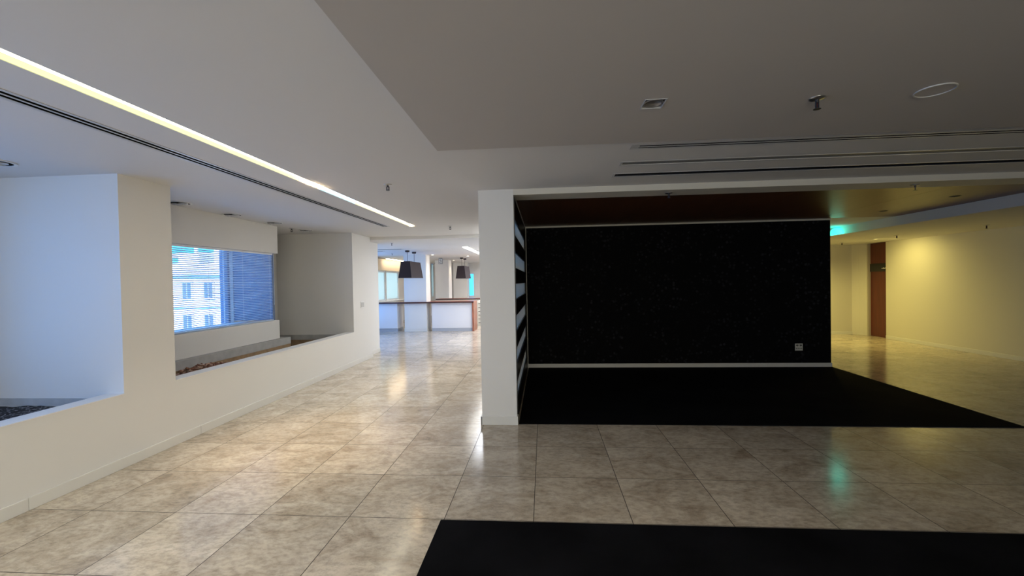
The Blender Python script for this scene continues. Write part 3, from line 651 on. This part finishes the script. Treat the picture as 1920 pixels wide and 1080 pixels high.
boxes('carcass', [(-.30, .3, -.18, .3, 0.0, 0.86)], M['cream'], c3)
for k in range(6):
    d_ = boxes('drawer', [(-.29, .29, -.2, -.181, .05 + k * .132, .172 + k * .132)], M['cream'], c3, 0.002)
    boxes('handle', [(-.26, -.10, -.215, -.2, .105 + k * .132, .122 + k * .132)], M['dkmetal'], d_)

e = tag(empty('cove_light', (-5.44, 15.6, ZF)), 'warm glowing strip light above the beige window header in the lounge', 'ceiling light')
boxes('housing', [(-.05, .05, -1.2, 1.2, -.016, -.001)], M['white'], e); boxes('diffuser', [(-.04, .04, -1.19, 1.19, -.028, -.0161)], glow('warm_cove', (1.0, 0.80, 0.58), 14), e)
def pendant(x, y, label):
    e = tag(empty('pendant_lamp', (x, y, ZF)), label, 'pendant lamp', 'dark shades hanging over the counters')
    bm = bmesh.new(); zb_, zt_ = 1.65 - ZF, 2.10 - ZF
    def rect(hx, hy, z): return [bm.verts.new(p) for p in ((-hx, -hy, z), (hx, -hy, z), (hx, hy, z), (-hx, hy, z))]
    A_ = rect(.18, .54, zb_); B_ = rect(.125, .48, zt_); A2 = rect(.175, .535, zb_); B2 = rect(.12, .475, zt_)
    for i in range(4):
        j = (i + 1) % 4
        bm.faces.new((A_[i], A_[j], B_[j], B_[i])); f = bm.faces.new((A2[i], A2[j], B2[j], B2[i])); f.material_index = 1
        bm.faces.new((A_[i], A_[j], A2[j], A2[i])); bm.faces.new((B_[i], B_[j], B2[j], B2[i]))
    link('lamp_shade', bm, [M['shade'], M['shade_in']], e)
    boxes('diffuser', [(-.17, .17, -.53, .53, zb_ + .012, zb_ + .018)], M['shade_in'], e)
    for s in (-.3, .3):
        bm = bmesh.new(); cyl(bm, (0, s, -.045), .055, .045, seg=20, r2=.06); link('ceiling_rose', bm, M['shade'], e)
        bm = bmesh.new(); cyl(bm, (0, s, zt_ - .02), .006, -zt_ - .025, seg=8); link('rod', bm, M['dkmetal'], e)
    return e
pendant(-3.68, 11.55, 'dark rectangular pendant shade on two rods, the nearer and larger of the two')
pendant(-2.92, 15.3, 'dark rectangular pendant shade on two rods, the farther and smaller by the turquoise window')

e = tag(empty('strip_light', (-1.93, 12.2, ZF)), 'white strip light on the lounge ceiling beside the pillar', 'ceiling light')
boxes('housing', [(-.07, .07, -1.9, 1.9, -.016, -.001)], M['white'], e); boxes('diffuser', [(-.055, .055, -1.88, 1.88, -.03, -.0161)], M['strip'], e)
for (x, y, lab) in ((-3.50, 13.18, 'small glowing downlight washing the side of the first lounge pillar'), (-3.55, 16.6, 'small glowing downlight washing the side of the second lounge pillar'),
                    (-2.55, 14.2, 'small glowing downlight over the back counter near the second pendant')):
    e = tag(empty('spot_downlight', (x, y, ZF)), lab, 'downlight', 'small round lounge downlights')
    bm = bmesh.new(); ring(bm, (0, 0, -.006), .055, .042, .0058, 20); link('rim', bm, M['white'], e)
    bm = bmesh.new(); cyl(bm, (0, 0, -.003), .042, .0025, seg=20); link('lens', bm, M['spotglow'], e)
    lamp('pillar_spot', 'SPOT', (x, y, ZF - 0.02), (0, D(6 if x < -3 else 0), 0), (1.0, 0.76, 0.5), 20, spot_size=D(60), spot_blend=0.9, shadow_soft_size=0.03)
for x, y, L_, lab in ((-4.85, 11.3, .5, 'short dark air vent on the lounge ceiling by the left wall corner'), (-3.98, 10.75, .34, 'short grey air vent on the lounge ceiling left of the pendant roses')):
    e = tag(empty('ceiling_vent', (x, y, ZF)), lab, 'air vent')
    boxes('frame', [(-L_, L_, -.09, -.07, -.008, 0), (-L_, L_, .07, .09, -.008, 0), (-L_, -L_ + .02, -.07, .07, -.008, 0), (L_ - .02, L_, -.07, .07, -.008, 0)], M['grille'], e)
    boxes('slot', [(-L_ + .02, L_ - .02, -.07, .07, -.004, 0)], M['dkmetal'], e)
e = tag(empty('hanging_sign', (-3.69, 15.0, ZF)), 'small grey pictogram sign hanging from the lounge ceiling between two pillars', 'sign')
boxes('sign_plate', [(-.075, .075, -.01, .01, -.215, -.01)], plain('grey_sign_plate', (0.33, 0.34, 0.33), 0.5), e)
boxes('pictogram', [(-.05, -.01, -.012, -.0101, -.06, -.03), (0.01, .05, -.012, -.0101, -.10, -.04), (-.05, -.02, -.012, -.0101, -.15, -.08), (0, .04, -.012, -.0101, -.19, -.12), (-.05, -.02, -.012, -.0101, -.20, -.17)], M['white'], e)
boxes('bracket', [(-.06, .06, -.006, .006, -.0099, 0)], M['dkmetal'], e)

# ------------------------------------------------------------------ outside: neighbouring wing, cream building, teal tower
wg = tag(empty('building_wing', (-5.9, 8.5, -2)), 'blue shaded neighbouring wing right outside the far niche window', 'building')
boxes('wall', [(-.60, .62, -.45, .6, 0, 6)], M['wing'], wg)
boxes('joint', [(.10, .14, -.462, -.45, 0, 6)], M['wingdk'], wg)
for k, xx in enumerate((-.42, -.08)): boxes('fin', [(xx, xx + .02, -.48, -.45, 0, 6)], M['wing'], wg)
bd = tag(empty('cream_building', (-25, 28, -12)), 'sunlit cream stone building with moulded windows seen through the blind', 'building')
def rb(l): return [(a + 25, b + 25, c - 28, d - 28, e + 12, f + 12) for a, b, c, d, e, f in l]
boxes('wall', rb([(-32, -18, 28, 40, -12, 2.35)]), M['facade'], bd)
boxes('cornice', rb([(-32.2, -17.8, 27.7, 28, 2.35, 2.75), (-32.1, -17.9, 27.85, 28, 0.1, 0.35)]), M['facade_dk'], bd)
boxes('parapet', rb([(-32, -18, 28.2, 28.6, 2.75, 3.2)]), M['facade'], bd)
for zz in (0.75, -1.55):
    for xx in (-26.6, -25.0, -23.4, -21.8):
        f_ = boxes('window_surround', rb([(xx - .42, xx + .42, 27.9, 28, zz - .1, zz + 1.25)]), M['facade_dk'], bd)
        boxes('pane', rb([(xx - .30, xx - .03, 27.88, 27.9, zz, zz + 1.1), (xx + .03, xx + .30, 27.88, 27.9, zz, zz + 1.1)]), M['fglass'], f_)
rf = boxes('roof', rb([(-31, -24.3, 29, 36, 2.75, 3.3)]), M['slate'], bd)
boxes('dormer', rb([(-26.2, -24.6, 28.6, 30, 2.75, 3.9)]), M['facade'], bd); boxes('chimney', rb([(-23.8, -23.0, 29, 30, 2.75, 4.3)]), M['facade'], bd)
tw = tag(empty('glass_tower', (-36, 46, -12)), 'teal glass tower rising behind the cream building', 'building')
boxes('wall', [(-16, 18, 0, 10, 0, 34)], M['teal'], tw)
boxes('floor_band', [(-16.1, 18.1, -.15, 0, z_, z_ + .5) for z_ in range(2, 34, 3)], M['facade_dk'], tw)
boxes('mullion', [(x_, x_ + .35, -.2, 0, 0, 34) for x_ in range(-16, 18, 4)], M['facade'], tw)
